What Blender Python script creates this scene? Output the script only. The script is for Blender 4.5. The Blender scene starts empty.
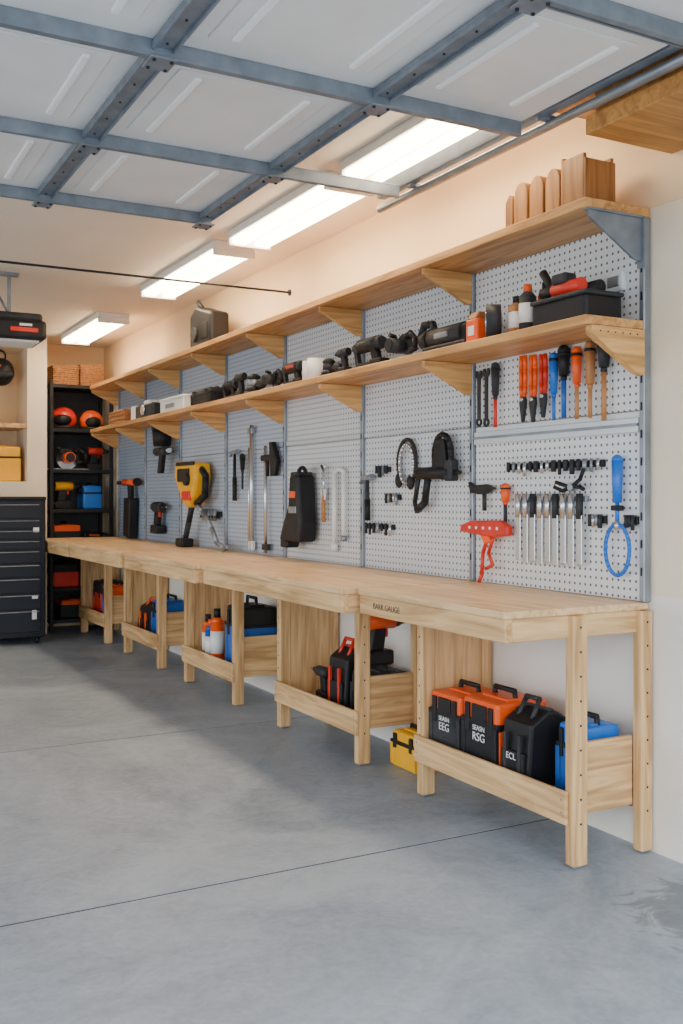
import bpy, bmesh, math, random
from mathutils import Vector, Matrix
random.seed(4)
# ------------------------------------------------------------------ materials
def mk(name, col, rough=0.5, metal=0.0, noise=0.0, nscale=8.0, bump=0.0, emit=0.0, spec=None):
    m = bpy.data.materials.new(name); m.use_nodes = True
    nt = m.node_tree; b = nt.nodes['Principled BSDF']
    b.inputs['Base Color'].default_value = (*col, 1)
    b.inputs['Roughness'].default_value = rough
    b.inputs['Metallic'].default_value = metal
    if spec is not None: b.inputs['Specular IOR Level'].default_value = spec
    if emit:
        b.inputs['Emission Color'].default_value = (*col, 1)
        b.inputs['Emission Strength'].default_value = emit
    if noise or bump:
        tc = nt.nodes.new('ShaderNodeTexCoord')
        n = nt.nodes.new('ShaderNodeTexNoise'); n.inputs['Scale'].default_value = nscale
        n.inputs['Detail'].default_value = 6
        nt.links.new(tc.outputs['Object'], n.inputs['Vector'])
        if noise:
            r = nt.nodes.new('ShaderNodeValToRGB')
            r.color_ramp.elements[0].position = .3; r.color_ramp.elements[1].position = .7
            r.color_ramp.elements[0].color = (*[c*(1-noise) for c in col], 1)
            r.color_ramp.elements[1].color = (*[min(1, c*(1+noise)) for c in col], 1)
            nt.links.new(n.outputs['Fac'], r.inputs['Fac'])
            nt.links.new(r.outputs['Color'], b.inputs['Base Color'])
        if bump:
            bp = nt.nodes.new('ShaderNodeBump'); bp.inputs['Strength'].default_value = bump
            bp.inputs['Distance'].default_value = .01
            nt.links.new(n.outputs['Fac'], bp.inputs['Height'])
            nt.links.new(bp.outputs['Normal'], b.inputs['Normal'])
    return m

def wood(name, axis, c0, c1, rough=.5):
    m = bpy.data.materials.new(name); m.use_nodes = True
    nt = m.node_tree; b = nt.nodes['Principled BSDF']; b.inputs['Roughness'].default_value = rough
    tc = nt.nodes.new('ShaderNodeTexCoord'); mp = nt.nodes.new('ShaderNodeMapping')
    s = [24, 24, 24]; s['xyz'.index(axis)] = 1.8
    mp.inputs['Scale'].default_value = s
    n = nt.nodes.new('ShaderNodeTexNoise'); n.inputs['Scale'].default_value = 1.0
    n.inputs['Detail'].default_value = 6; n.inputs['Distortion'].default_value = 1.2
    n2 = nt.nodes.new('ShaderNodeTexNoise'); n2.inputs['Scale'].default_value = 1.6
    mx = nt.nodes.new('ShaderNodeMath'); mx.operation = 'MULTIPLY_ADD'; mx.inputs[1].default_value = .35
    r = nt.nodes.new('ShaderNodeValToRGB')
    r.color_ramp.elements[0].position = .50; r.color_ramp.elements[1].position = .80
    r.color_ramp.elements[0].color = (*c0, 1); r.color_ramp.elements[1].color = (*c1, 1)
    nt.links.new(tc.outputs['Object'], mp.inputs['Vector']); nt.links.new(mp.outputs['Vector'], n.inputs['Vector'])
    nt.links.new(tc.outputs['Object'], n2.inputs['Vector'])
    nt.links.new(n2.outputs['Fac'], mx.inputs[0]); nt.links.new(n.outputs['Fac'], mx.inputs[2])
    nt.links.new(mx.outputs[0], r.inputs['Fac']); nt.links.new(r.outputs['Color'], b.inputs['Base Color'])
    return m

def pegmat(name, col, pitch=.03, rad=.0056):
    m = bpy.data.materials.new(name); m.use_nodes = True
    nt = m.node_tree; b = nt.nodes['Principled BSDF']; b.inputs['Roughness'].default_value = .42
    tc = nt.nodes.new('ShaderNodeTexCoord'); sp = nt.nodes.new('ShaderNodeSeparateXYZ')
    nt.links.new(tc.outputs['Object'], sp.inputs[0])
    def M(op, a, bb=None):
        n = nt.nodes.new('ShaderNodeMath'); n.operation = op
        for i, v in enumerate((a, bb)):
            if v is None: continue
            if isinstance(v, (int, float)): n.inputs[i].default_value = v
            else: nt.links.new(v, n.inputs[i])
        return n.outputs[0]
    def cell(o):
        f = M('FRACT', M('DIVIDE', o, pitch)); return M('POWER', M('ABSOLUTE', M('SUBTRACT', f, .5)), 2.0)
    d = M('SQRT', M('ADD', cell(sp.outputs['Y']), cell(sp.outputs['Z'])))
    mask = M('LESS_THAN', d, rad/pitch)
    mix = nt.nodes.new('ShaderNodeMix'); mix.data_type = 'RGBA'
    mix.inputs['A'].default_value = (*col, 1); mix.inputs['B'].default_value = (*[c*.16 for c in col], 1)
    nt.links.new(mask, mix.inputs['Factor']); nt.links.new(mix.outputs['Result'], b.inputs['Base Color'])
    return m

W0, W1 = (.46, .25, .095), (.80, .51, .24)
WX = wood('plywood_grain_x', 'x', W0, W1); WY = wood('plywood_grain_y', 'y', W0, W1); WZ = wood('plywood_grain_z', 'z', W0, W1)
WSH = wood('shelf_wood_y', 'y', (.40, .18, .05), (.70, .37, .13))
WBR = wood('bracket_wood_x', 'x', (.48, .23, .065), (.80, .45, .16))
WTOP = wood('benchtop_wood', 'y', (.54, .33, .145), (.82, .56, .30), .38)
WDARK = wood('cedar_wood', 'z', (.20, .075, .015), (.38, .17, .045))
WBEAM = wood('beam_wood', 'x', (.34, .13, .025), (.58, .27, .065))
BLACK = mk('black_plastic', (.010, .010, .012), .5, noise=.2, spec=.35)
DARK = mk('charcoal_plastic', (.028, .029, .033), .55, noise=.3, spec=.35)
GREY = mk('grey_metal', (.28, .31, .35), .4, .7, noise=.2)
SILVER = mk('polished_steel', (.62, .64, .67), .25, .9)
GALV = mk('galvanized_steel', (.20, .235, .275), .45, .4, noise=.2, nscale=14)
ORANGE = mk('orange_plastic', (.90, .10, .008), .4, noise=.12)
RED = mk('red_plastic', (.66, .025, .01), .4, noise=.12)
BLUE = mk('blue_plastic', (.008, .10, .42), .4, noise=.15)
BLUE2 = mk('bright_blue_plastic', (.01, .15, .60), .38)
YELLOW = mk('yellow_plastic', (.90, .44, .005), .4, noise=.1)
WHITE = mk('white_plastic', (.80, .80, .78), .45)
WICKER = mk('wicker', (.36, .16, .055), .7, noise=.5, nscale=60, bump=.6)
BROWNW = wood('handle_wood', 'z', (.30, .11, .035), (.52, .22, .07))
CREAM = mk('cream_wall_paint', (.85, .73, .55), .7, noise=.03, nscale=3)
TAN = mk('tan_paint_and_lamp_warmth', (.84, .62, .37), .7, noise=.03, nscale=3)  # back wall colour; also paints lamp warmth onto the upper right wall
WHITEW = mk('white_wall_paint', (.84, .80, .73), .65, noise=.03, nscale=3)
CEIL = mk('ceiling_paint', (.80, .72, .60), .8, noise=.03, nscale=2)
DOORM = mk('garage_door_steel', (.80, .79, .77), .45, .0, noise=.07, nscale=2.5)
DOORG = mk('garage_door_groove_glint', (.98, .98, .97), .3)  # near-white colour paints the highlights along the embossed door grooves
TUBE = mk('lamp_diffuser', (1, .80, .54), .4, emit=23)
FIXT = mk('lamp_housing', (.75, .75, .73), .4)
CHEST = mk('toolchest_paint', (.006, .009, .014), .4, spec=.35)
CHESTD = mk('toolchest_drawer', (.009, .013, .021), .42, spec=.35)
ALU = mk('aluminium_rail', (.66, .71, .76), .35, .35)
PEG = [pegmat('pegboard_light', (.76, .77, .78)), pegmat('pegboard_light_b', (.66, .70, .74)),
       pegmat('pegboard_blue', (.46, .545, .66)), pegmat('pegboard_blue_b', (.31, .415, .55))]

# ------------------------------------------------------------------ builder
class B:
    def __init__(s, M=None): s.bm = bmesh.new(); s.mats = []; s.M = M or Matrix.Identity(4)
    def _add(s, t, mat, smooth=False):
        if mat not in s.mats: s.mats.append(mat)
        i = s.mats.index(mat)
        bmesh.ops.recalc_face_normals(t, faces=t.faces)
        for f in t.faces: f.material_index = i; f.smooth = smooth and len(f.verts) < 5
        t.transform(s.M)
        me = bpy.data.meshes.new('tmp'); t.to_mesh(me); t.free(); s.bm.from_mesh(me); bpy.data.meshes.remove(me)
    def box(s, x0, x1, y0, y1, z0, z1, mat, bev=0, seg=2):
        t = bmesh.new(); bmesh.ops.create_cube(t, size=1)
        for v in t.verts: v.co = Vector(((x0+x1)/2+v.co.x*(x1-x0), (y0+y1)/2+v.co.y*(y1-y0), (z0+z1)/2+v.co.z*(z1-z0)))
        if bev: bmesh.ops.bevel(t, geom=t.edges[:], offset=bev, segments=seg, affect='EDGES', profile=.5)
        s._add(t, mat)
    def cyl(s, p0, p1, r, mat, r1=None, seg=16):
        p0 = Vector(p0); p1 = Vector(p1); d = p1-p0
        t = bmesh.new(); bmesh.ops.create_cone(t, cap_ends=True, segments=seg, radius1=r, radius2=r if r1 is None else r1, depth=d.length)
        q = Vector((0, 0, 1)).rotation_difference(d.normalized()).to_matrix().to_4x4()
        t.transform(Matrix.Translation((p0+p1)/2) @ q)
        s._add(t, mat, False if seg < 8 else True)
    def sph(s, c, r, mat, sc=(1, 1, 1)):
        t = bmesh.new(); bmesh.ops.create_uvsphere(t, u_segments=16, v_segments=10, radius=r)
        t.transform(Matrix.Translation(c) @ Matrix.Diagonal((*sc, 1))); s._add(t, mat, True)
    def prism(s, pts, axis, a, b, mat, bev=0):
        t = bmesh.new()
        def P(p, k):
            return {'x': (k, p[0], p[1]), 'y': (p[0], k, p[1]), 'z': (p[0], p[1], k)}[axis]
        v0 = [t.verts.new(P(p, a)) for p in pts]; v1 = [t.verts.new(P(p, b)) for p in pts]
        t.faces.new(v0); t.faces.new(v1[::-1]); n = len(pts)
        for i in range(n): t.faces.new((v0[i], v0[(i+1) % n], v1[(i+1) % n], v1[i]))
        bmesh.ops.recalc_face_normals(t, faces=t.faces)
        if bev: bmesh.ops.bevel(t, geom=t.edges[:], offset=bev, segments=2, affect='EDGES', profile=.5)
        s._add(t, mat)
    def tube(s, pts, r, mat, seg=10):
        for i in range(len(pts)-1):
            s.cyl(pts[i], pts[i+1], r, mat, seg=seg)
            if i: s.sph(pts[i], r, mat)
    def ring(s, c, ry, rz, r, mat, n=20, a0=0, a1=360, axis='x'):
        pts = []
        for i in range(n+1):
            a = math.radians(a0+(a1-a0)*i/n); u = ry*math.cos(a); v = rz*math.sin(a)
            pts.append({'x': (c[0], c[1]+u, c[2]+v), 'y': (c[0]+u, c[1], c[2]+v), 'z': (c[0]+u, c[1]+v, c[2])}[axis])
        s.tube(pts, r, mat, 8)
    def obj(s, name, loc=(0, 0, 0), rz=0, sc=1, rx=0, ry=0):
        me = bpy.data.meshes.new(name); s.bm.to_mesh(me); s.bm.free()
        for m in s.mats: me.materials.append(m)
        o = bpy.data.objects.new(name, me); bpy.context.collection.objects.link(o)
        o.location = loc; o.rotation_euler = (rx, ry, rz); o.scale = (sc,)*3 if isinstance(sc, (int, float)) else sc
        return o
T = Matrix.Translation
def text(parent, body, size, loc, rot, mat):
    c = bpy.data.curves.new('label', 'FONT'); c.body = body; c.size = size; c.extrude = .0006
    c.align_x = 'CENTER'; c.align_y = 'CENTER'
    c.materials.append(mat); o = bpy.data.objects.new('label', c); bpy.context.collection.objects.link(o)
    o.parent = parent; o.location = loc; o.rotation_euler = rot
    return o
H = math.pi/2
XW = 2.72      # inside face of right wall
XP = 2.70      # pegboard face
ZC = 2.80

# ------------------------------------------------------------------ room shell
def simple(name, *a, **k):
    b = B(); b.box(*a, **k); return b.obj(name)
def concrete():
    m = bpy.data.materials.new('polished_concrete'); m.use_nodes = True; nt = m.node_tree; p = nt.nodes['Principled BSDF']
    tc = nt.nodes.new('ShaderNodeTexCoord'); L = nt.links.new
    def N(scale, det, dis=0, ro=.5):
        n = nt.nodes.new('ShaderNodeTexNoise'); n.inputs['Scale'].default_value = scale; n.inputs['Detail'].default_value = det
        n.inputs['Roughness'].default_value = ro
        n.inputs['Distortion'].default_value = dis; L(tc.outputs['Object'], n.inputs['Vector']); return n
    a, c, f = N(1.0, 9, 1.6, .62), N(45, 6), N(6, 8, 2.5, .65)
    mm = nt.nodes.new('ShaderNodeMath'); mm.operation = 'MULTIPLY_ADD'; mm.inputs[1].default_value = .25
    L(c.outputs['Fac'], mm.inputs[0]); L(a.outputs['Fac'], mm.inputs[2])
    m2 = nt.nodes.new('ShaderNodeMath'); m2.operation = 'MULTIPLY_ADD'; m2.inputs[1].default_value = .45
    L(f.outputs['Fac'], m2.inputs[0]); L(mm.outputs[0], m2.inputs[2])
    r = nt.nodes.new('ShaderNodeValToRGB'); e = r.color_ramp.elements
    e[0].position = .62; e[0].color = (.185, .235, .300, 1); e[1].position = 1.02 if False else 1.0; e[1].color = (.36, .415, .485, 1)
    L(m2.outputs[0], r.inputs['Fac'])
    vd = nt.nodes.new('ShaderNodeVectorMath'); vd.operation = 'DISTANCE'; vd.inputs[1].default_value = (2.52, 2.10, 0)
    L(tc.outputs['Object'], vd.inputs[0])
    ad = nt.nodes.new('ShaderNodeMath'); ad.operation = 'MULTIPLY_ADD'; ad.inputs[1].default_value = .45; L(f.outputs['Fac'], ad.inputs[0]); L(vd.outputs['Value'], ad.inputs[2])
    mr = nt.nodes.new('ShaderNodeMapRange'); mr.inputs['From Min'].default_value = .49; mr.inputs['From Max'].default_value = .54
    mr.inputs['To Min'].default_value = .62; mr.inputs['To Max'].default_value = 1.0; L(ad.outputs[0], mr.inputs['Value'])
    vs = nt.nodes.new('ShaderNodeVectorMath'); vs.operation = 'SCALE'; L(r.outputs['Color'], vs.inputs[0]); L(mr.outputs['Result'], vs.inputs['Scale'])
    L(vs.outputs[0], p.inputs['Base Color'])
    rr = nt.nodes.new('ShaderNodeMapRange'); rr.inputs['To Min'].default_value = .32; rr.inputs['To Max'].default_value = .60
    L(a.outputs['Fac'], rr.inputs['Value']); L(rr.outputs['Result'], p.inputs['Roughness'])
    bp = nt.nodes.new('ShaderNodeBump'); bp.inputs['Strength'].default_value = .16; bp.inputs['Distance'].default_value = .004
    L(c.outputs['Fac'], bp.inputs['Height']); L(bp.outputs['Normal'], p.inputs['Normal'])
    return m
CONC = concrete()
JOINT = mk('joint_dark', (.05, .055, .06), .95, spec=.1)
b = B()
ys = [-6, -1.1, 1.0, 3.12, 5.24, 7.36, 10.2]
for i in range(len(ys)-1):
    b.box(-3.5, XW+.1, ys[i]+.006, ys[i+1]-.006, -.1, 0, CONC)
for y in ys[1:-1]: b.box(-3.5, XW+.1, y-.0062, y+.0062, -.1, -.002, JOINT)
b.obj('floor')
GRD = mk('driveway_concrete', (.46, .45, .43), .8, noise=.1)
simple('driveway_ground', -25, 25, -30, -6.0, -.15, -.01, GRD)
simple('driveway_ground', -25, -3.52, -6.0, 14, -.15, -.02, GRD)
b = B()
b.box(XW, XW+.15, .3, 10.25, 0, .93, WHITEW)
b.box(XW, XW+.15, .3, 10.25, .93, ZC, CREAM)
b.box(XW-.003, XW, 2.50, 10.1, 2.335, ZC, TAN)  # warm lamp light above the shelves, put into the colour as a strip
b.obj('wall_right')
b = B(); b.box(-3.55, -3.4, .3, 1.9, 0, ZC, WHITEW); b.box(-3.55, -3.4, 8.4, 10.25, 0, ZC, WHITEW); b.box(-3.55, -3.4, 1.9, 8.4, 2.4, ZC, WHITEW)  # unseen wall; its wide opening is added to let daylight in
b.obj('wall_left')
simple('wall_back', -3.4, XW, 10.1, 10.25, 0, ZC, TAN)
simple('ceiling', -3.55, XW+.15, .3, 10.25, ZC, ZC+.12, CEIL)
simple('wall_front', -3.4, XW, .15, .3, 2.55, ZC+.12, WHITEW)
b = B()   # built-in alcove partition on the back wall
b.box(1.86, 2.04, 9.58, 10.1, 0, ZC, CREAM); b.box(1.30, 1.86, 9.58, 10.1, 2.68, ZC, CREAM)
b.box(-3.4, 1.30, 9.58, 10.1, 0, ZC, CREAM); b.box(1.30, 1.86, 9.58, 10.1, 1.28, 1.43, CREAM)
b.box(1.30, 1.86, 9.60, 10.1, 1.93, 1.97, WY)
b.obj('wall_partition')
b = B(); b.box(2.315, XW-.005, 1.65, 2.56, 2.50, 2.56, WBEAM, .004); b.box(2.33, XW-.005, 1.65, 2.53, 2.56, ZC, WBEAM, .003)
b.box(2.315, XW-.005, 2.56, 2.84, 2.69, ZC, WBEAM, .003)
b.obj('header_beam')

# ------------------------------------------------------------------ pegboard, uprights
seams = [2.67, 3.72, 4.73, 5.72, 6.71, 7.69, 8.62, 9.45]
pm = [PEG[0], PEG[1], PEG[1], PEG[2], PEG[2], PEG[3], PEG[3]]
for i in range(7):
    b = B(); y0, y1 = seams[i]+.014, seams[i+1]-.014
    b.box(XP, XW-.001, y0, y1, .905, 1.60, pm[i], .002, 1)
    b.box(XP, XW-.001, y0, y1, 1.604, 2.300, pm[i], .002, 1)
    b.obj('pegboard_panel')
b = B()
for y in seams:
    b.box(XP-.018, XW-.004, y-.013, y+.013, .905, 2.30, GREY, .003, 1)
    for z in [1.0+.1*k for k in range(13)]: b.box(XP-.0195, XP-.0175, y-.004, y+.004, z, z+.03, BLACK)
b.obj('upright_rails')
b = B(); b.box(XP-.016, XP, seams[0]+.02, seams[1]-.02, 1.522, 1.578, ALU, .004)
b.box(XP-.022, XP-.014, seams[0]+.02, seams[1]-.02, 1.545, 1.556, GREY); b.obj('tool_rail')
for k in (1, 2):
    b = B(); b.box(XP-.010, XP, seams[k]+.02, seams[k+1]-.02, 1.61, 1.63, ALU, .003); b.obj('tool_rail')

# ------------------------------------------------------------------ shelves
def shelf(z, name):
    b = B()
    js = [2.66, 4.73, 6.71, 9.45]
    for i in range(3): b.box(2.41, XP-.001 if z < 2.2 else XW-.004, js[i]+.001, js[i+1]-.001, z-.034, z, WSH, .003, 1)
    for k, y in enumerate(seams):
        if k == 0:
            mat = GALV if z > 2.1 else WBR
            w = .006 if z > 2.1 else .017
            b.prism([(2.43, z-.036), (XP-.018, z-.036), (XP-.018, z-.20), (XP-.06, z-.19), (2.43, z-.065)], 'y', y-w, y+w, mat, .002)
            if z > 2.1:
                b.box(2.42, XP-.018, y-.016, y+.016, z-.042, z-.035, GALV)
                b.box(XP-.024, XP-.017, y-.016, y+.016, z-.22, z-.036, GALV)
            else:
                for q in range(6): b.cyl((2.47+q*.035, y-w-.0015, z-.055), (2.47+q*.035, y-w, z-.055), .003, BLACK, seg=8)
        else:
            b.prism([(2.425, z-.036), (XP-.02, z-.036), (XP-.02, z-.175), (XP-.045, z-.175), (2.425, z-.06)], 'y', y-.013, y+.013, WBR, .002)
    return b.obj(name)
shelf(2.335, 'storage_shelf'); shelf(1.925, 'storage_shelf')

# ------------------------------------------------------------------ workbenches (five separate units, each stepping slightly forward)
tops = [2.655, 3.67, 5.35, 6.77, 8.24, 9.54]
fx = [2.065, 2.0, 1.96, 1.935, 1.92]
units = [(2.69, 3.64), (4.17, 5.08), (5.72, 6.62), (7.20, 8.09), (8.67, 9.53)]
UX = 2.34
ZB = .905
for i in range(5):
    b = B(); y0, y1 = tops[i]+.011, tops[i+1]-.011; X0 = fx[i]
    b.box(X0-.008, XW-.008, y0, y1, ZB-.028, ZB-.002, WTOP, .004, 2)
    b.box(X0, X0+.03, y0+.004, y1-.004, ZB-.108, ZB-.028, WY, .003, 1)
    b.box(X0+.03, XW-.01, y0+.006, y0+.036, ZB-.108, ZB-.028, WX, .003, 1)
    b.box(X0+.03, XP-.01, y1-.036, y1-.006, ZB-.108, ZB-.028, WX, .003, 1)
    b.box(XP-.05, XP-.012, y0+.036, y1-.036, ZB-.108, ZB-.028, WY)
    u0, u1 = units[i]
    def leg(x, y, top=ZB-.028, yw=.045, xw=.065):
        b.box(x, x+xw, y, y+yw, .008, top, WZ, .004, 1)
        b.box(x+.012, x+xw-.012, y+.010, y+yw-.010, 0, .012, GREY, .002)
    lt = ZB-.03; bx = XW-.062
    leg(UX, u0-.045 if i == 0 else u0-.02, lt); leg(bx, u0-.045 if i == 0 else u0-.02, lt, xw=.055); leg(UX, u1-.045, lt); leg(bx, u1-.045, lt, xw=.05)
    for q in range(9 if i < 2 else 0):
        ly = u0-.045 if i == 0 else u0-.02
        for xx in (UX+.032, bx+.028):
            zz = ZB-.07-q*.085
            b.cyl((xx, ly-.0015, zz), (xx, ly+.001, zz), .0042, BLACK, seg=8)
        b.cyl((UX-.0015, u1-.022, ZB-.15-q*.07), (UX+.001, u1-.022, ZB-.15-q*.07), .004, BLACK, seg=8)
    b.box(UX+.065, bx, u0+.0, u0+.022, .17, .42, WX, .002, 1)
    b.box(UX+.065, bx, u1-.035, u1-.013, .15, ZB-.11, WZ, .002, 1)
    b.box(UX-.016, UX, u0-.02, u1, .15, .265, WY, .003, 1)
    b.box(UX+.0, XP-.02, u0+.028, u1-.05, .175, .195, WY, .002, 1)
    b.box(XP-.02, XP-.004, u0+.035, u1-.05, .15, .30, WY, .002, 1)
    for zz in (.19, .235):
        for yy in (u0, u1-.022): b.cyl((UX-.0175, yy, zz), (UX-.0155, yy, zz), .0045, GREY, seg=8)
    o = b.obj('workbench')
    if i == 0: text(o, 'BARK.GAUGE', .034, (X0-.0005, y1-.22, ZB-.066), (H, 0, -H), DARK)

# ------------------------------------------------------------------ overhead garage door
b = B()
ZD = 2.60
barsY = [1.20, 2.02, 2.81, 3.62, 4.40]
lonX = [-2.0, -1.27, -.54, .19, .92, 1.65]
b_x0, b_x1 = -2.45, 2.22
for j in range(4):
    y0, y1 = barsY[j], barsY[j+1]
    cols = [b_x0]+lonX+[b_x1]
    for c in range(len(cols)-1):
        if j >= 2 and c == len(cols)-2: continue
        xa, xb = cols[c], cols[c+1]
        b.box(xa, xb, y0+.003, y1-.003, ZD, ZD+.035, DOORM, .002, 1)
        cx = (xa+xb)/2; w = (xb-xa)
        b.box(cx-.36*w, cx+.36*w, y0+.12, y1-.12, ZD-.005, ZD+.002, DOORM, .0045, 2)
        for s in (-.26, .26):
            gx = cx+s*w
            b.box(gx-.012, gx+.012, y0+.15, y1-.15, ZD-.014, ZD-.002, DOORG, .005, 3)
for j, y in enumerate(barsY):
    xe = b_x1 if j < 4 else 1.68
    b.box(b_x0, xe, y-.034, y+.034, ZD-.008, ZD, GALV, .002, 1)
    b.box(b_x0, xe, y-.034, y-.027, ZD-.046, ZD-.006, GALV, .002, 1)
    b.box(b_x0, xe, y-.034, y-.010, ZD-.050, ZD-.044, GALV, .001, 1)
    b.box(b_x0, xe, y+.027, y+.034, ZD-.032, ZD-.006, GALV, .002, 1)
for x in lonX:
    b.box(x-.034, x+.034, 1.2, 4.42, ZD-.022, ZD-.004, GALV, .003, 1)
    b.box(x-.034, x-.028, 1.2, 4.42, ZD-.034, ZD-.020, GALV, .001, 1); b.box(x+.028, x+.034, 1.2, 4.42, ZD-.034, ZD-.020, GALV, .001, 1)
    for y in barsY:
        b.box(x-.04, x+.04, y-.045, y+.045, ZD-.056, ZD-.048, GALV, .002, 1)
        for dx in (-.026, .026):
            for dy in (-.03, .03): b.cyl((x+dx, y+dy, ZD-.061), (x+dx, y+dy, ZD-.054), .0055, BLACK, seg=8)
    k = 1.3
    while k < 4.35:
        b.cyl((x+.0, k, ZD-.026), (x+.0, k, ZD-.02), .004, BLACK, seg=8); k += .16
b.obj('garage_door')
b = B()
zt = .05
b.box(2.235, 2.25, .35, 3.80, 2.555+zt, 2.61+zt, GALV, .003, 1)
b.box(2.235, 2.275, .35, 3.80, 2.550+zt, 2.558+zt, GALV, .002, 1)
b.box(2.235, 2.265, .35, 3.80, 2.607+zt, 2.613+zt, GALV, .002, 1)
b.cyl((2.285, .4, 2.575), (2.285, 3.86, 2.575), .017, GREY)
for y in (.8, 1.8):
    b.box(2.228, 2.236, y-.02, y+.02, 2.58, ZC, GALV, .001, 1)
for y in (.8, 1.8, 2.7, 3.55): b.box(2.24, 2.295, y-.015, y+.015, 2.585, 2.602, GALV, .001, 1)
b.obj('garage_door_track')
for (y0, y1) in ((2.86, 3.98), (4.10, 5.32), (5.52, 6.98), (8.12, 9.45)):
    b = B()
    b.box(2.14, 2.40, y0, y1, 2.755, ZC, FIXT, .006)
    b.box(2.155, 2.245, y0+.03, y1-.03, 2.725, 2.756, TUBE, .01)
    b.box(2.295, 2.385, y0+.03, y1-.03, 2.725, 2.756, TUBE, .01)
    b.box(2.14, 2.40, y0, y0+.03, 2.715, 2.76, FIXT, .004); b.box(2.14, 2.40, y1-.03, y1, 2.715, 2.76, FIXT, .004)
    b.obj('ceiling_light')
b = B(); b.cyl((.2, 5.70, 2.575), (XW, 5.70, 2.575), .007, BLACK)
b.cyl((XW-.012, 5.70, 2.575), (XW-.004, 5.70, 2.575), .02, BLACK); b.cyl((.2, 5.7, 2.575), (.2, 5.7, ZC), .008, BLACK)
b.obj('ceiling_cable')
b = B()
b.box(.98, 1.46, 6.85, 7.30, 2.34, 2.47, BLACK, .025, 3); b.box(1.0, 1.44, 6.88, 7.27, 2.465, 2.52, DARK, .02)
b.box(1.22, 1.40, 6.842, 6.852, 2.385, 2.415, RED, .003); b.box(1.28, 1.36, 6.842, 6.852, 2.425, 2.44, WHITE)
b.box(1.05, 1.42, 6.90, 7.2, 2.325, 2.345, WHITE, .01)
for x in (1.10, 1.24):
    b.box(x-.012, x+.012, 7.0, 7.006, 2.50, ZC, GALV, .001, 1)
b.tube([(1.10, 7.0, 2.79), (1.17, 7.0, 2.64), (1.24, 7.0, 2.52)], .009, GALV)
b.box(.9, 1.3, 6.98, 7.02, 2.775, ZC, GALV, .002, 1)
b.obj('garage_door_opener')

# ------------------------------------------------------------------ tool library (local coords)
def drill(name, loc, col, rz=0, sc=1.0, rx=0, ry=0):
    b = B()
    b.cyl((-.07, 0, .185), (.07, 0, .185), .036, col, seg=20)
    b.cyl((-.085, 0, .185), (-.07, 0, .185), .028, BLACK, r1=.036, seg=20)
    b.cyl((.07, 0, .185), (.10, 0, .185), .034, DARK, r1=.026, seg=20)
    b.cyl((.10, 0, .185), (.145, 0, .185), .022, BLACK, r1=.014, seg=20)
    b.cyl((.145, 0, .185), (.19, 0, .185), .005, SILVER)
    b.prism([(-.035, .16), (.03, .16), (.015, .06), (-.055, .06)], 'y', -.02, .02, BLACK, .008)
    b.box(.022, .04, -.01, .01, .115, .15, RED, .004)
    b.box(-.075, .055, -.038, .038, 0, .062, BLACK, .01); b.box(-.076, .056, -.03, .03, .04, .05, col, .002)
    return b.obj(name, loc, rz, sc, rx, ry)
def circsaw(name, loc, col, rz=0, sc=1.0):
    b = B()
    b.box(-.16, .16, -.08, .08, 0, .008, SILVER, .002, 1)
    b.cyl((0, -.012, .085), (0, -.004, .085), .085, SILVER, seg=28)
    pts = [(.095*math.cos(math.radians(a)), .085+.095*math.sin(math.radians(a))) for a in range(-10, 200, 14)]
    b.prism(pts, 'y', -.03, .008, DARK, .004)
    b.cyl((0, .0, .10), (0, .11, .10), .045, col, seg=20); b.cyl((0, .10, .10), (0, .12, .10), .038, BLACK, seg=20)
    b.tube([(-.05, .02, .15), (-.10, .02, .17), (-.15, .02, .13), (-.15, .02, .07), (-.06, .02, .06)], .018, BLACK)
    b.tube([(.06, .02, .13), (.08, .02, .17), (.08, .06, .18)], .014, BLACK)
    return b.obj(name, loc, rz, sc)
def nailgun(name, loc, col, rz=0, sc=1.0):
    b = B()
    b.cyl((-.12, 0, .14), (.09, 0, .14), .04, BLACK, seg=20); b.cyl((-.145, 0, .14), (-.12, 0, .14), .03, DARK, r1=.04, seg=20)
    b.prism([(.09, .10), (.09, .18), (.17, .15), (.17, .12)], 'y', -.02, .02, DARK, .006)
    b.prism([(-.09, .12), (-.03, .12), (-.06, .03), (-.12, .03)], 'y', -.02, .02, BLACK, .008)
    b.box(-.15, .12, -.018, .018, .02, .045, DARK, .004); b.prism([(.10, .02), (.13, .02), (.16, .13), (.13, .13)], 'y', -.015, .015, DARK, .004)
    b.box(-.17, -.05, -.035, .035, 0, .05, BLACK, .008); b.box(-.08, .05, -.042, .042, .13, .15, col, .003)
    return b.obj(name, loc, rz, sc)
def sander(name, loc, col, rz=0, sc=1.0):
    b = B()
    b.cyl((0, 0, 0), (0, 0, .018), .062, DARK, seg=24); b.cyl((0, 0, .018), (0, 0, .05), .056, BLACK, r1=.045, seg=24)
    b.cyl((0, 0, .05), (0, 0, .10), .042, col, r1=.04, seg=24); b.sph((0, 0, .105), .045, BLACK, (1, 1, .6))
    b.cyl((-.04, 0, .05), (-.11, 0, .06), .02, BLACK); b.sph((-.12, 0, .06), .035, DARK, (1.3, .9, .9))
    return b.obj(name, loc, rz, sc)
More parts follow.
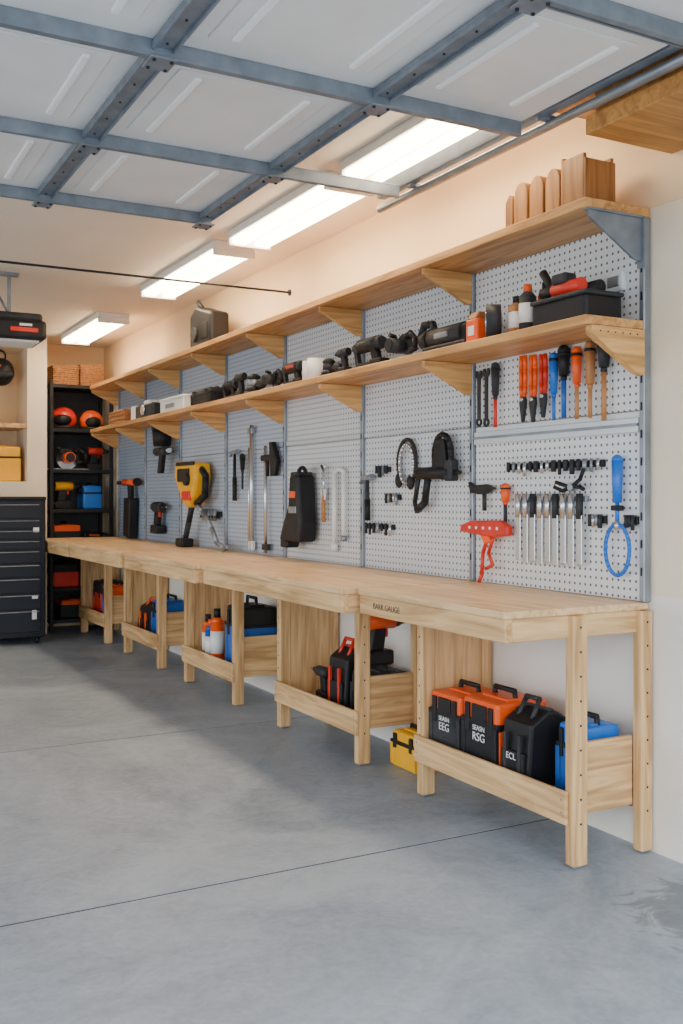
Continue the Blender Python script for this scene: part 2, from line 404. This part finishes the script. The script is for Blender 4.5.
def toolcase(name, loc, dx, dy, dz, body, lid, rz=0, label=None):
    """front faces -X"""
    b = B(); h = dz*.6
    b.box(0, dx, 0, dy, 0, h, body, .012); b.box(.004, dx-.004, .004, dy-.004, h-.005, dz*.86, lid, .014)
    b.box(-.006, 0.01, dy*.12, dy*.24, h*.75, dz*.8, BLACK, .003); b.box(-.006, 0.01, dy*.76, dy*.88, h*.75, dz*.8, BLACK, .003)
    b.box(-.003, dx+.003, -.003, dy+.003, h-.012, h+.006, BLACK, .003)
    for y in (dy*.06, dy*.94): b.box(-.006, .02, y-.012, y+.012, .01, h*.95, body, .004)
    b.box(dx*.3, dx*.7, dy*.15, dy*.85, dz*.84, dz*.885, lid, .004)
    if lid is ORANGE and label:
        b.box(-.004, .01, dy*.30, dy*.70, h*1.02, dz*.80, BLACK, .004)
        b.box(.01, dx-.01, -.004, .01, h*.1, h*.9, lid, .004)
    b.tube([(dx*.5, dy*.2, dz*.84), (dx*.5, dy*.24, dz-.012), (dx*.5, dy*.76, dz-.012), (dx*.5, dy*.8, dz*.84)], .011, BLACK)
    o = b.obj(name, loc, rz)
    if label:
        text(o, label, dy*.20, (-.002, dy*.5, h*.68), (H, 0, -H), WHITE); text(o, 'SEASN', dy*.12, (-.002, dy*.5, h*.86), (H, 0, -H), WHITE)
    return o
def bag(name, loc, dx, dy, dz, body, trim, label=None):
    b = B()
    b.prism([(0, 0), (dx, 0), (dx*.92, dz*.72), (dx*.6, dz*.86), (dx*.4, dz*.86), (dx*.08, dz*.72)], 'y', 0, dy, body, .012)
    b.box(-.008, .012, dy*.1, dy*.9, .02, dz*.4, body, .006); b.box(dx*.44, dx*.56, 0.01, dy-.01, dz*.84, dz*.88, trim, .003)
    b.tube([(dx*.2, dy*.25, dz*.7), (dx*.4, dy*.28, dz*.98), (dx*.4, dy*.72, dz*.98), (dx*.2, dy*.75, dz*.7)], .010, trim)
    b.box(-.01, .004, dy*.2, dy*.3, .02, dz*.6, trim, .002); b.box(-.01, .004, dy*.7, dy*.8, .02, dz*.6, trim, .002)
    o = b.obj(name, loc)
    if label: text(o, label, dy*.2, (-.012, dy*.5, dz*.34), (H, 0, -H), WHITE)
    return o
def spray(name, loc, col, capc, h=.2, r=.03):
    b = B(); b.cyl((0, 0, 0), (0, 0, h*.75), r, col, seg=20); b.cyl((0, 0, h*.75), (0, 0, h*.85), r, col, r1=r*.45, seg=20)
    b.cyl((0, 0, h*.84), (0, 0, h), r*.5, capc, seg=16); b.cyl((0, 0, h*.2), (0, 0, h*.6), r*1.02, WHITE if col != WHITE else BLUE, seg=20)
    return b.obj(name, loc)

def put(b, name, y, z, x=None): return b.obj(name, (XP-.030 if x is None else x, y, z))
def screwdriver(y, z, L, hc, tip=SILVER, r=.015, hf=.45, name='screwdriver'):
    b = B(); b.cyl((0, 0, -L*hf), (0, 0, -.015), r*.75, hc, r1=r, seg=12); b.sph((0, 0, -.015), r, hc)
    b.cyl((0, 0, -L*(hf+.06)), (0, 0, -L*hf), r*.5, hc, seg=12); b.cyl((0, 0, -L), (0, 0, -L*(hf+.02)), max(.005, r*.38), tip); b.cyl((0, 0, -L*.08), (0, 0, -L*.12), r*1.04, BLACK)
    put(b, name, y, z)
def pliers(y, z, L, hc):
    b = B()
    b.prism([(-.004, -L), (.004, -L), (.018, -L*.72), (.014, -L*.60), (-.014, -L*.60), (-.018, -L*.72)], 'x', -.008, .008, DARK, .002)
    b.cyl((-.013, 0, -L*.66), (.011, 0, -L*.66), .008, SILVER)
    for s in (-1, 1): b.tube([(0, s*.008, -L*.62), (0, s*.014, -L*.45), (0, s*.015, -L*.2), (0, s*.011, 0)], .0095, hc)
    put(b, 'pliers', y, z)
def hammer(y, z, L, hc=BLACK):
    b = B(); b.cyl((0, 0, -L), (0, 0, -.03), .014, hc, r1=.010); b.cyl((0, 0, -L), (0, 0, -L*.55), .016, BLACK)
    b.cyl((0, -.055, -.02), (0, -.025, -.02), .018, GREY); b.box(-.013, .013, -.028, .022, -.034, -.006, GREY, .004)
    b.prism([(.02, -.006), (.02, -.034), (.055, -.035), (.075, -.055), (.06, -.015)], 'x', -.01, .01, GREY, .002); put(b, 'hammer', y, z)
def wrench(y, z, L, m=SILVER):
    b = B(); w = .010
    b.prism([(-w, -L*.13), (w, -L*.13), (w, -L*.87), (-w, -L*.87)], 'x', -.004, .004, m, .001)
    b.prism([(-.02, -.0), (-.008, -.0), (-.006, -.02), (.006, -.02), (.008, 0), (.02, 0), (.022, -.025), (.010, -L*.15), (-.010, -L*.15), (-.022, -.025)], 'x', -.005, .005, m, .001)
    b.ring((0, 0, -L*.92), .015, .015, .006, m, 12); put(b, 'wrench', y, z)

wrench(3.64, 1.85, .25, DARK); wrench(3.585, 1.855, .26, DARK); screwdriver(3.52, 1.87, .28, DARK, RED, .02, .5)
pliers(3.33, 1.88, .28, ORANGE); pliers(3.265, 1.875, .28, ORANGE); pliers(3.20, 1.87, .26, RED)
screwdriver(3.135, 1.865, .27, BLUE2, BLUE2, .019, .6); screwdriver(3.075, 1.88, .28, BLACK, BLUE, .026, .4)
screwdriver(3.0, 1.87, .28, ORANGE, BROWNW, .021, .5); screwdriver(2.925, 1.88, .29, BROWNW, BROWNW, .022, .55); screwdriver(2.85, 1.885, .31, DARK, BROWNW, .026, .35)
def magstrip(y0, y1, z, n=12):
    b = B(); b.box(XP-.016, XP, y0, y1, z-.014, z+.014, BLACK, .003)
    for i in range(n):
        y = y0+.02+(y1-y0-.04)*i/(n-1); L = random.uniform(.02, .045)
        b.cyl((XP-.022, y, z-L), (XP-.022, y, z+.02), random.uniform(.006, .011), random.choice([GREY, DARK, DARK, SILVER]))
    b.obj('magnetic_tool_strip')
magstrip(2.87, 3.46, 1.415, 16); magstrip(2.86, 2.955, 1.20, 4); magstrip(2.69, 2.76, 1.20, 3)
magstrip(4.44, 4.58, 1.43, 4); magstrip(4.34, 4.48, 1.285, 5); magstrip(4.40, 4.69, 1.13, 7)
b = B(); b.box(XP-.02, XP, 2.96, 3.40, 1.268, 1.29, GREY, .003)
for i in range(9):
    y = 2.985+i*.047
    b.cyl((XP-.03, y, 1.20), (XP-.03, y, 1.30), .014, SILVER if i % 3 else DARK); b.box(XP-.034, XP-.026, y-.016, y+.016, 1.02-.01*(i % 2), 1.215, SILVER, .002, 1)
b.obj('chisel_set')
b = B(); b.prism([(-.09, .0), (-.03, .018), (.06, .012), (.10, .03), (.085, -.02), (.02, -.028), (-.03, -.022)], 'x', -.012, .012, BLACK, .003)
b.cyl((0, -.01, -.02), (0, -.01, -.10), .010, DARK); put(b, 'claw_hammer', 3.61, 1.325)
screwdriver(3.45, 1.34, .17, ORANGE, DARK, .022)
b = B(); b.tube([(0, .10, -.02), (0, .05, -.035), (0, 0, -.02), (0, -.05, .01), (0, -.07, .05)], .008, BLACK); b.tube([(0, .09, .0), (0, .03, -.015), (0, -.05, -.02), (0, -.07, -.03)], .008, BLACK)
b.cyl((-.01, 0, -.02), (.01, 0, -.02), .014, GREY); put(b, 'tin_snips', 3.02, 1.345, XP-.04)
b = B(); b.cyl((0, 0, -.17), (0, 0, -.012), .017, BLUE2, r1=.021); b.sph((0, 0, -.012), .021, BLUE2); b.cyl((0, 0, -.25), (0, 0, -.17), .008, BLUE2)
b.box(-.01, .01, -.025, .025, -.20, -.18, BLACK, .003); b.ring((0, 0, -.345), .062, .095, .0075, BLUE2, 26); b.cyl((0, 0, -.27), (0, 0, -.24), .012, SILVER)
put(b, 'strap_wrench', 2.78, 1.435)
b = B()
b.prism([(-.17, .02), (-.12, .045), (.10, .04), (.17, .02), (.18, -.01), (.06, -.02), (-.05, -.03), (-.17, -.02)], 'x', -.015, .015, RED, .006)
b.cyl((0, .18, .0), (0, .08, .035), .009, SILVER); b.prism([(-.03, -.02), (.03, -.02), (.0, -.06), (-.05, -.05)], 'x', -.012, .012, ORANGE, .004)
for q in range(5): b.cyl((-.017, -.10+q*.05, .01), (.017, -.10+q*.05, .01), .007, WHITE)
b.tube([(0, -.02, -.02), (0, .02, -.10), (0, .03, -.20), (0, .05, -.23)], .009, RED); b.tube([(0, -.06, -.02), (0, -.02, -.10), (0, -.05, -.15), (0, .0, -.17)], .008, RED)
put(b, 'ratchet_clamp', 3.57, 1.14, XP-.045)
b = B(); b.box(XP-.025, XP, 2.76, 2.85, 2.055, 2.125, WHITE, .006); b.box(XP-.03, XP-.024, 2.775, 2.835, 2.07, 2.11, GREY, .003); b.obj('wall_outlet')

# panel 2
b = B(); x = XP-.05
b.cyl((x, 3.83, 1.40), (x, 4.10, 1.40), .03, BLACK); b.prism([(3.84, 1.42), (3.87, 1.56), (3.93, 1.56), (3.97, 1.42)], 'x', x-.02, x+.02, BLACK, .006)
b.tube([(x, 4.02, 1.40), (x, 4.05, 1.26), (x, 4.12, 1.22)], .018, BLACK); b.tube([(x, 4.10, 1.40), (x, 4.14, 1.26), (x, 4.12, 1.21)], .012, DARK)
b.cyl((x, 4.08, 1.40), (x, 4.15, 1.40), .007, SILVER); b.ring((x, 3.90, 1.48), .07, .10, .014, BLACK, 16)
b.box(x-.025, x+.025, 3.80, 3.86, 1.36, 1.46, DARK, .01); b.cyl((x, 3.80, 1.40), (x, 3.75, 1.40), .012, BLACK, r1=.006)
b.obj('caulking_gun')
b = B(); b.ring((XP-.02, 4.26, 1.46), .085, .115, .010, DARK, 20, -50, 230); b.ring((XP-.03, 4.25, 1.45), .065, .10, .008, SILVER, 20)
b.sph((XP-.03, 4.21, 1.36), .028, BLACK, (.6, 1, 1.4)); b.sph((XP-.03, 4.32, 1.37), .028, BLACK, (.6, 1, 1.4)); b.obj('ear_defenders')
hammer(4.64, 1.41, .25, DARK)
# panel 3
b = B(); x = XP-.09
b.prism([(-.06, .20), (.05, .20), (.07, .02), (.16, -.12), (.20, -.20), (-.08, -.20), (-.10, -.10), (-.08, .0)], 'x', -.05, .07, BLACK, .02)
b.box(-.056, -.048, -.04, .04, .06, .10, ORANGE, .003); b.box(-.045, .06, -.055, .045, .19, .215, DARK, .01); b.box(-.045, .05, .10, .19, -.24, -.19, BLACK, .015)
b.ring((0.01, -.01, .2), .05, .04, .012, BLACK, 12, 0, 180); b.box(-.054, -.046, -.05, .05, -.03, .01, GREY, .003)
b.obj('handheld_vacuum', (x, 5.34, 1.22))
b = B(); b.tube([(0, -.03, .0), (0, 0, -.03), (0, 0, -.18)], .008, SILVER); b.cyl((0, 0, -.33), (0, 0, -.18), .012, BROWNW); b.tube([(0, .03, 0), (0, 0, -.03)], .008, DARK)
b.prism([(-.03, -.14), (.03, -.14), (.02, -.20), (-.02, -.20)], 'x', -.004, .004, WHITE, .001); put(b, 'putty_knife', 5.15, 1.47)
b = B(); b.tube([(0, -.055, -.38), (0, -.055, -.02), (0, -.03, 0), (0, .03, 0), (0, .055, -.02), (0, .055, -.42)], .013, WHITE); b.cyl((0, .055, -.46), (0, .055, -.42), .02, WHITE); b.cyl((0, -.055, -.40), (0, -.055, -.37), .018, GREY)
put(b, 'bent_pipe', 4.96, 1.44)
# panel 4
hammer(6.50, 1.62, .36, BLACK)
b = B(); b.cyl((0, 0, -.84), (0, 0, 0), .014, SILVER); b.box(-.012, .012, -.035, .035, -.84, -.78, WHITE, .004); b.box(-.012, .012, -.02, .05, -.06, -.02, GREY, .004); b.cyl((0, .045, -.84), (0, .045, -.15), .008, SILVER)
put(b, 'pry_bar', 6.20, 1.77)
b = B(); b.cyl((0, 0, -.70), (0, 0, 0), .012, SILVER); b.box(-.018, .018, -.17, .05, -.10, -.06, BLACK, .008); b.prism([(-.20, -.10), (-.13, .02), (-.08, .02), (-.10, -.20), (-.16, -.20)], 'x', -.015, .015, BLACK, .005)
b.cyl((0, -.03, -.20), (0, -.03, -.06), .012, BLACK); b.box(-.015, .015, -.05, .03, -.68, -.64, DARK, .005); put(b, 'bar_clamp', 5.96, 1.62, XP-.035)
screwdriver(6.36, 1.58, .24, BLACK, DARK, .02)
# panel 5
b = B(T((0, -.36, 0))); x = XP-.10
b.prism([(7.32, 1.54), (7.75, 1.56), (7.78, 1.44), (7.62, 1.26), (7.50, 1.20), (7.38, 1.28), (7.30, 1.42)], 'x', x-.06, x+.07, YELLOW, .025)
b.box(x-.07, x-.05, 7.42, 7.68, 1.40, 1.50, BLACK, .01); b.box(x-.075, x-.05, 7.40, 7.56, 1.26, 1.33, RED, .006)
b.cyl((x-.085, 7.46, 1.42), (x-.055, 7.46, 1.42), .05, BLACK, seg=20); b.box(x-.065, x-.05, 7.33, 7.72, 1.52, 1.55, BLACK, .006)
b.tube([(x, 7.34, 1.50), (x, 7.24, 1.44), (x, 7.26, 1.30), (x, 7.42, 1.24)], .025, BLACK)
b.tube([(x, 7.52, 1.24), (x, 7.60, 1.10), (x, 7.68, .96)], .022, DARK); b.box(x-.05, x+.05, 7.62, 7.78, .905, .97, BLACK, .015)
b.tube([(x, 7.45, 1.24), (x, 7.30, 1.18), (x, 7.12, 1.06), (x, 7.02, .96), (x, 6.88, .925), (x, 6.78, .945)], .018, GREY)
b.obj('leaf_blower')
b = B(); b.box(XP-.02, XP, 6.80, 7.15, 1.14, 1.18, BLACK, .004)
for k in range(5): b.cyl((XP-.04, 6.85+k*.06, 1.11), (XP-.04, 6.85+k*.06, 1.20), .012, GREY)
b.box(XP-.05, XP-.018, 6.81, 7.14, 1.13, 1.15, BLACK, .003); b.obj('tool_holder')
# panel 6
b = B(T((0, -.2, 0))); x = XP-.10
b.cyl((x, 8.08, 1.70), (x, 8.08, 1.84), .07, BLACK, r1=.085); b.cyl((x, 8.08, 1.84), (x, 8.08, 1.86), .088, DARK); b.cyl((x, 7.95, 1.66), (x, 8.22, 1.66), .035, DARK)
b.prism([(8.02, 1.66), (8.10, 1.66), (8.16, 1.48), (8.08, 1.48)], 'x', x-.02, x+.02, BLACK, .008); b.cyl((x, 7.90, 1.66), (x, 7.95, 1.66), .02, SILVER); b.cyl((x+.03, 8.1, 1.66), (XP, 8.1, 1.66), .01, GREY); b.obj('paint_spray_gun')
drill('cordless_drill', (XP-.06, 8.10, .98), DARK, -H, 1.2)
b = B(); x = XP-.06
b.cyl((x, 8.72, 1.42), (x, 9.10, 1.42), .03, ORANGE); b.cyl((x, 9.10, 1.42), (x, 9.30, 1.42), .018, DARK); b.cyl((x, 8.68, 1.42), (x, 8.72, 1.42), .036, BLACK)
b.prism([(8.86, 1.42), (8.95, 1.42), (8.93, 1.28), (8.85, 1.28)], 'x', x-.02, x+.02, BLACK, .008); b.prism([(8.80, 1.28), (8.98, 1.28), (9.0, .93), (8.84, .91)], 'x', x-.045, x+.045, BLACK, .015)
b.obj('grease_gun')

# ------------------------------------------------------------------ items on lower shelf
Z1 = 1.926
b = B()
b.box(2.46, 2.64, 2.72, 3.02, Z1, Z1+.095, BLACK, .015); b.box(2.455, 2.645, 2.715, 3.025, Z1+.088, Z1+.105, DARK, .006)
b.cyl((2.50, 2.78, Z1+.135), (2.50, 2.93, Z1+.135), .026, RED); b.cyl((2.50, 2.93, Z1+.135), (2.50, 3.00, Z1+.135), .02, BLACK); b.cyl((2.57, 2.76, Z1+.13), (2.57, 2.94, Z1+.13), .026, BLACK)
b.box(2.47, 2.53, 2.84, 2.92, Z1+.15, Z1+.19, DARK, .01); b.cyl((2.52, 2.93, Z1+.1), (2.50, 3.0, Z1+.22), .016, BLACK); b.obj('open_tool_tray')
spray('spray_can', (2.50, 3.09, Z1), DARK, ORANGE, .19, .034); spray('spray_can', (2.60, 3.10, Z1), RED, BLACK, .21, .032); spray('spray_can', (2.52, 3.18, Z1), BROWNW, BLACK, .16, .036)
spray('spray_can', (2.60, 3.20, Z1), BLACK, WHITE, .20, .034)
b = B(); b.cyl((0, -.03, .07), (0, .03, .07), .07, DARK, seg=28); b.cyl((0, -.033, .07), (0, .033, .07), .045, SILVER, seg=24); b.cyl((0, -.036, .07), (0, .036, .07), .02, BLACK)
b.obj('tape_reel', (2.47, 3.27, Z1), rz=H*.6)
b = B(); b.box(0, .08, 0, .08, 0, .10, ORANGE, .008); b.prism([(0, .10), (.08, .10), (.06, .13), (.02, .13)], 'y', 0.01, .07, BROWNW, .004); b.box(-.002, .0, .02, .06, .03, .07, WHITE); b.obj('parts_box', (2.45, 3.355, Z1))
b = B()
b.box(-.05, .05, -.22, .12, 0, .035, BLACK, .008); b.cyl((0, -.16, .075), (0, .10, .075), .045, DARK, seg=20); b.cyl((0, .10, .075), (0, .17, .075), .05, BLACK, r1=.038, seg=20)
b.prism([(-.24, .03), (-.14, .03), (-.14, .10), (-.20, .11)], 'x', -.03, .03, BLACK, .008); b.box(-.052, .052, -.08, .02, .06, .085, GREY, .004)
b.tube([(0, .08, .10), (0, .10, .145), (0, .17, .15), (0, .20, .10)], .018, BLACK); b.obj('framing_nailer', (2.53, 3.70, Z1))
circsaw('circular_saw', (2.54, 4.06, Z1), DARK, H, .78); nailgun('nail_gun', (2.52, 4.36, Z1), DARK, H, .9); drill('cordless_drill', (2.50, 4.59, Z1), DARK, H, .62)
sander('random_orbit_sander', (2.50, 4.76, Z1), DARK, H, .8)
b = B()
for k, (yy, xx) in enumerate(((4.90, 2.50), (5.02, 2.53))):
    b.cyl((xx, yy, Z1), (xx, yy, Z1+.12), .055, WHITE, seg=24); b.cyl((xx, yy, Z1+.12), (xx, yy, Z1+.122), .02, BROWNW)
b.obj('paper_rolls')
nailgun('nail_gun', (2.52, 5.24, Z1), RED, H, .8); circsaw('circular_saw', (2.54, 5.53, Z1), DARK, H, .7); sander('random_orbit_sander', (2.50, 5.77, Z1), GREY, H, 1.0)
drill('cordless_drill', (2.50, 5.98, Z1), DARK, H, .72); nailgun('nail_gun', (2.52, 6.2, Z1), DARK, H, .75)
toolcase('tool_case', (2.44, 6.40, Z1), .2, .36, .13, BLACK, DARK)
b = B(); b.box(2.44, 2.64, 6.92, 7.45, Z1, Z1+.09, WHITE, .01); b.box(2.435, 2.645, 6.915, 7.455, Z1+.085, Z1+.11, WHITE, .006); b.box(2.432, 2.442, 7.1, 7.3, Z1+.03, Z1+.06, GREY); b.obj('storage_box')
b = B(); b.box(2.44, 2.6, 7.65, 8.1, Z1, Z1+.11, DARK, .015); b.cyl((2.40+.04, 7.85, Z1+.06), (2.42, 7.85, Z1+.06), .04, SILVER); b.box(2.45, 2.58, 7.75, 7.9, Z1+.105, Z1+.14, WHITE, .01)
b.box(2.45, 2.6, 8.12, 8.26, Z1, Z1+.12, WHITE, .01); b.obj('radio')
def basket(name, loc, dx, dy, h, fill):
    b = B(); t = .01
    b.box(0, dx, 0, dy, 0, .012, WICKER, .002)
    for k in range(int(h/.02)):
        z = .012+k*.02; o = .004*(k % 2)
        b.box(-o, t, -o, dy+o, z, z+.017, WICKER, .003, 1); b.box(dx-t, dx+o, -o, dy+o, z, z+.017, WICKER, .003, 1)
        b.box(t, dx-t, -o, t, z, z+.017, WICKER, .003, 1); b.box(t, dx-t, dy-t, dy+o, z, z+.017, WICKER, .003, 1)
    b.box(-.006, dx+.006, -.006, t, h, h+.015, WICKER, .004); b.box(-.006, dx+.006, dy-t, dy+.006, h, h+.015, WICKER, .004)
    b.box(-.006, t, t, dy-t, h, h+.015, WICKER, .004); b.box(dx-t, dx+.006, t, dy-t, h, h+.015, WICKER, .004)
    for k in range(5): b.sph((dx*(.25+.12*(k % 3)*1.6), dy*(.15+.17*k), h*.8), min(dx, dy)*.22, fill)
    return b.obj(name, loc)
basket('wicker_basket', (2.44, 8.40, Z1), .2, .5, .10, ORANGE)
Z2 = 2.336
b = B()
for k in range(3):
    y = 2.872+.094*k+.044
    pts = [(y+.040*math.cos(math.pi*q/8), Z2+.125+.055*math.sin(math.pi*q/8)) for q in range(9)]
    pts += [(y-.040, Z2), (y+.040, Z2)]
    b.prism(pts, 'x', 2.475, 2.62, WDARK, .004)
b.box(2.50, 2.60, 2.86, 3.16, Z2, Z2+.09, WDARK)
b.prism([(3.155, Z2), (3.155, Z2+.13), (3.175, Z2+.15), (3.20, Z2+.12), (3.20, Z2)], 'x', 2.475, 2.62, WDARK, .004)
b.box(2.475, 2.62, 2.735, 2.745, Z2, Z2+.17, WDARK, .003); b.box(2.475, 2.62, 2.855, 2.868, Z2, Z2+.20, WDARK, .003)
b.box(2.475, 2.49, 2.745, 2.855, Z2, Z2+.19, WDARK, .003); b.box(2.605, 2.62, 2.745, 2.855, Z2, Z2+.19, WDARK, .003)
b.box(2.49, 2.605, 2.745, 2.855, Z2, Z2+.012, WDARK); b.box(2.50, 2.60, 2.755, 2.845, Z2+.012, Z2+.15, WDARK, .01)
b.obj('wooden_organizer')
b = B(T((0, .42, 0))); b.prism([(6.0, Z2), (6.42, Z2), (6.42, Z2+.24), (6.30, Z2+.30), (6.20, Z2+.27), (6.0, Z2+.22)], 'x', 2.46, 2.60, BLACK, .02)
b.tube([(2.5, 6.38, Z2+.24), (2.5, 6.34, Z2+.34), (2.5, 6.25, Z2+.28)], .014, BLACK); b.box(2.452, 2.462, 6.05, 6.18, Z2+.05, Z2+.16, BLACK, .006); b.cyl((2.46, 6.3, Z2+.1), (2.44, 6.3, Z2+.1), .05, DARK)
b.obj('portable_speaker')

# ------------------------------------------------------------------ items in bench units (shelf top z .195)
ZS = .196
toolcase('tool_case', (2.47, 2.735, ZS), .18, .15, .30, BLUE, BLUE2)
bag('tool_bag', (2.37, 2.93, ZS), .24, .17, .33, BLACK, DARK, 'ECL')
toolcase('tool_case', (2.37, 3.115, ZS), .26, .235, .33, BLACK, ORANGE, 0, 'RSG'); toolcase('tool_case', (2.37, 3.362, ZS), .26, .225, .31, DARK, ORANGE, 0, 'EEG')
toolcase('tool_case', (2.44, 4.21, ZS), .23, .20, .26, BLACK, DARK); drill('cordless_drill', (2.53, 4.28, ZS+.261), ORANGE, 0, 1.15); bag('tool_bag', (2.42, 4.44, ZS), .22, .20, .36, BLACK, RED)
drill('cordless_drill', (2.48, 4.78, ZS), DARK, H, .8)
toolcase('tool_case', (2.50, 3.90, 0), .18, .22, .20, YELLOW, YELLOW)
toolcase('tool_case', (2.42, 5.78, ZS), .25, .26, .46, BLUE, BLACK); spray('spray_can', (2.40, 6.14, ZS), ORANGE, BLACK, .36, .045); spray('spray_can', (2.40, 6.25, ZS), BLUE, ORANGE, .28, .04)
spray('spray_can', (2.42, 6.36, ZS), ORANGE, BLACK, .3, .04); drill('cordless_drill', (2.60, 6.30, ZS), ORANGE, H, 1.2)
toolcase('tool_case', (2.42, 7.26, ZS), .22, .34, .34, BLUE, BLUE); bag('tool_bag', (2.42, 7.66, ZS), .22, .30, .28, BLACK, ORANGE)
toolcase('tool_case', (2.42, 8.74, ZS), .22, .30, .34, BLUE, ORANGE); toolcase('tool_case', (2.42, 9.08, ZS), .22, .30, .36, RED, BLACK)

# ------------------------------------------------------------------ storage rack
b = B(); rx0, rx1, ry0, ry1 = 2.075, 2.685, 9.62, 10.06
for x in (rx0, rx1-.035):
    for y in (ry0, ry1-.035): b.box(x, x+.035, y, y+.035, 0, 2.40, BLACK, .003, 1)
for z in (.12, .42, .80, 1.17, 1.55, 1.94, 2.36):
    b.box(rx0, rx1, ry0+.002, ry1, z-.035, z, BLACK, .003, 1)
b.box(rx0, rx1, ry1-.006, ry1-.002, .1, 2.36, DARK)
b.obj('storage_rack')
basket('wicker_basket', (2.12, 9.68, 2.361), .24, .28, .17, WICKER); basket('wicker_basket', (2.38, 9.68, 2.361), .22, .28, .19, BROWNW)
b = B(); b.sph((0, 0, .10), .13, RED, (1, 1, .95)); b.cyl((0, 0, 0), (0, 0, .03), .14, BLACK, seg=24); b.sph((-.02, -.05, .09), .10, BLACK, (1, 1, .7)); b.obj('safety_helmet', (2.25, 9.83, 1.941), sc=.98)
b = B(); b.sph((0, 0, .09), .12, ORANGE); b.cyl((0, 0, 0), (0, 0, .03), .13, BLACK, seg=24); b.sph((0, -.05, .08), .09, BLACK, (1, 1, .8)); b.obj('safety_helmet', (2.52, 9.83, 1.941), sc=.95)
circsaw('circular_saw', (2.28, 9.80, 1.551), ORANGE, math.pi, 1.15); drill('cordless_drill', (2.55, 9.80, 1.551), RED, 0, 1.0)
toolcase('tool_case', (2.42, 9.72, 1.171), .18, .25, .26, BLUE2, BLUE2); drill('cordless_drill', (2.24, 9.78, 1.171), YELLOW, 0, 1.2)
toolcase('tool_case', (2.13, 9.70, .801), .26, .3, .25, BLACK, ORANGE); nailgun('nail_gun', (2.55, 9.8, .801), ORANGE, 0, .8)
toolcase('tool_case', (2.13, 9.70, .421), .24, .3, .26, RED, BLACK); toolcase('tool_case', (2.40, 9.70, .421), .22, .3, .26, BLACK, ORANGE); toolcase('tool_case', (2.2, 9.70, .121), .3, .3, .2, BLACK, ORANGE)
toolcase('tool_case', (1.42, 9.66, 1.431), .40, .3, .38, YELLOW, YELLOW)
b = B(); b.sph((0, 0, 0), .12, BLACK, (1, 1, 1.1)); b.box(-.09, .09, -.125, -.10, -.06, .0, DARK, .02); b.box(-.12, -.02, -.11, -.08, .02, .06, RED, .008); b.ring((0, 0, .15), .04, .05, .008, BLACK, 12, axis='y')
b.cyl((0, 0, .19), (0, 0, .215), .006, GREY); b.obj('welding_helmet', (1.66, 9.78, 2.46))

# ------------------------------------------------------------------ tool chest
b = B(); x0, x1, y0, y1 = 1.20, 1.895, 8.95, 9.50
b.box(x0, x1, y0, y1, .06, 1.26, CHEST, .01); b.box(x0-.005, x1+.005, y0-.008, y1+.005, 1.255, 1.29, CHEST, .012)
for x in (x0+.06, x1-.06):
    for y in (y0+.08, y1-.08): b.cyl((x-.015, y, .032), (x+.015, y, .032), .032, BLACK, seg=18)
zz = 1.235
for hh in (.14, .09, .09, .09, .12, .12, .14, .14, .20):
    b.box(x0+.025, x1-.045, y0-.012, y0, zz-hh+.006, zz-.006, CHESTD, .004); b.box(x0+.04, x1-.06, y0-.026, y0-.010, zz-.020, zz-.014, GREY, .002)
    zz -= hh
b.box(x1-.035, x1-.015, y0-.004, y0+.004, .12, 1.22, CHEST)
b.box(x1-.11, x1-.06, y0-.014, y0-.011, .98, 1.02, WHITE); b.box(x1-.12, x1-.08, y0-.014, y0-.011, .22, .30, WHITE); b.box(x1-.12, x1-.07, y0-.014, y0-.011, .40, .43, WHITE)
b.obj('tool_chest')

# ------------------------------------------------------------------ light & camera
w = bpy.data.worlds.new('World'); bpy.context.scene.world = w; w.use_nodes = True
nt = w.node_tree; bg = nt.nodes['Background']
bg.inputs['Color'].default_value = (.88, .94, 1.0, 1); bg.inputs['Strength'].default_value = 4.4
def portal(name, loc, rot, sx, sy):
    pl = bpy.data.lights.new(name, 'AREA'); pl.shape = 'RECTANGLE'; pl.size = sx; pl.size_y = sy; pl.cycles.is_portal = True
    po = bpy.data.objects.new(name, pl); bpy.context.collection.objects.link(po); po.location = loc; po.rotation_euler = rot
portal('front_opening_portal', (-.34, .22, 1.275), (H, 0, 0), 6.1, 2.55)
portal('added_side_opening_portal', (-3.45, 5.15, 1.2), (0, -H, 0), 2.4, 6.5)
cam = bpy.data.cameras.new('camera'); co = bpy.data.objects.new('camera', cam); bpy.context.collection.objects.link(co)
co.location = (0, 0, 1.286); co.rotation_euler = (H, 0, -math.radians(28.43))
cam.sensor_width = 36; cam.lens = 36*1000/1024; cam.shift_y = -15/1024; cam.clip_start = .05
bpy.context.scene.camera = co
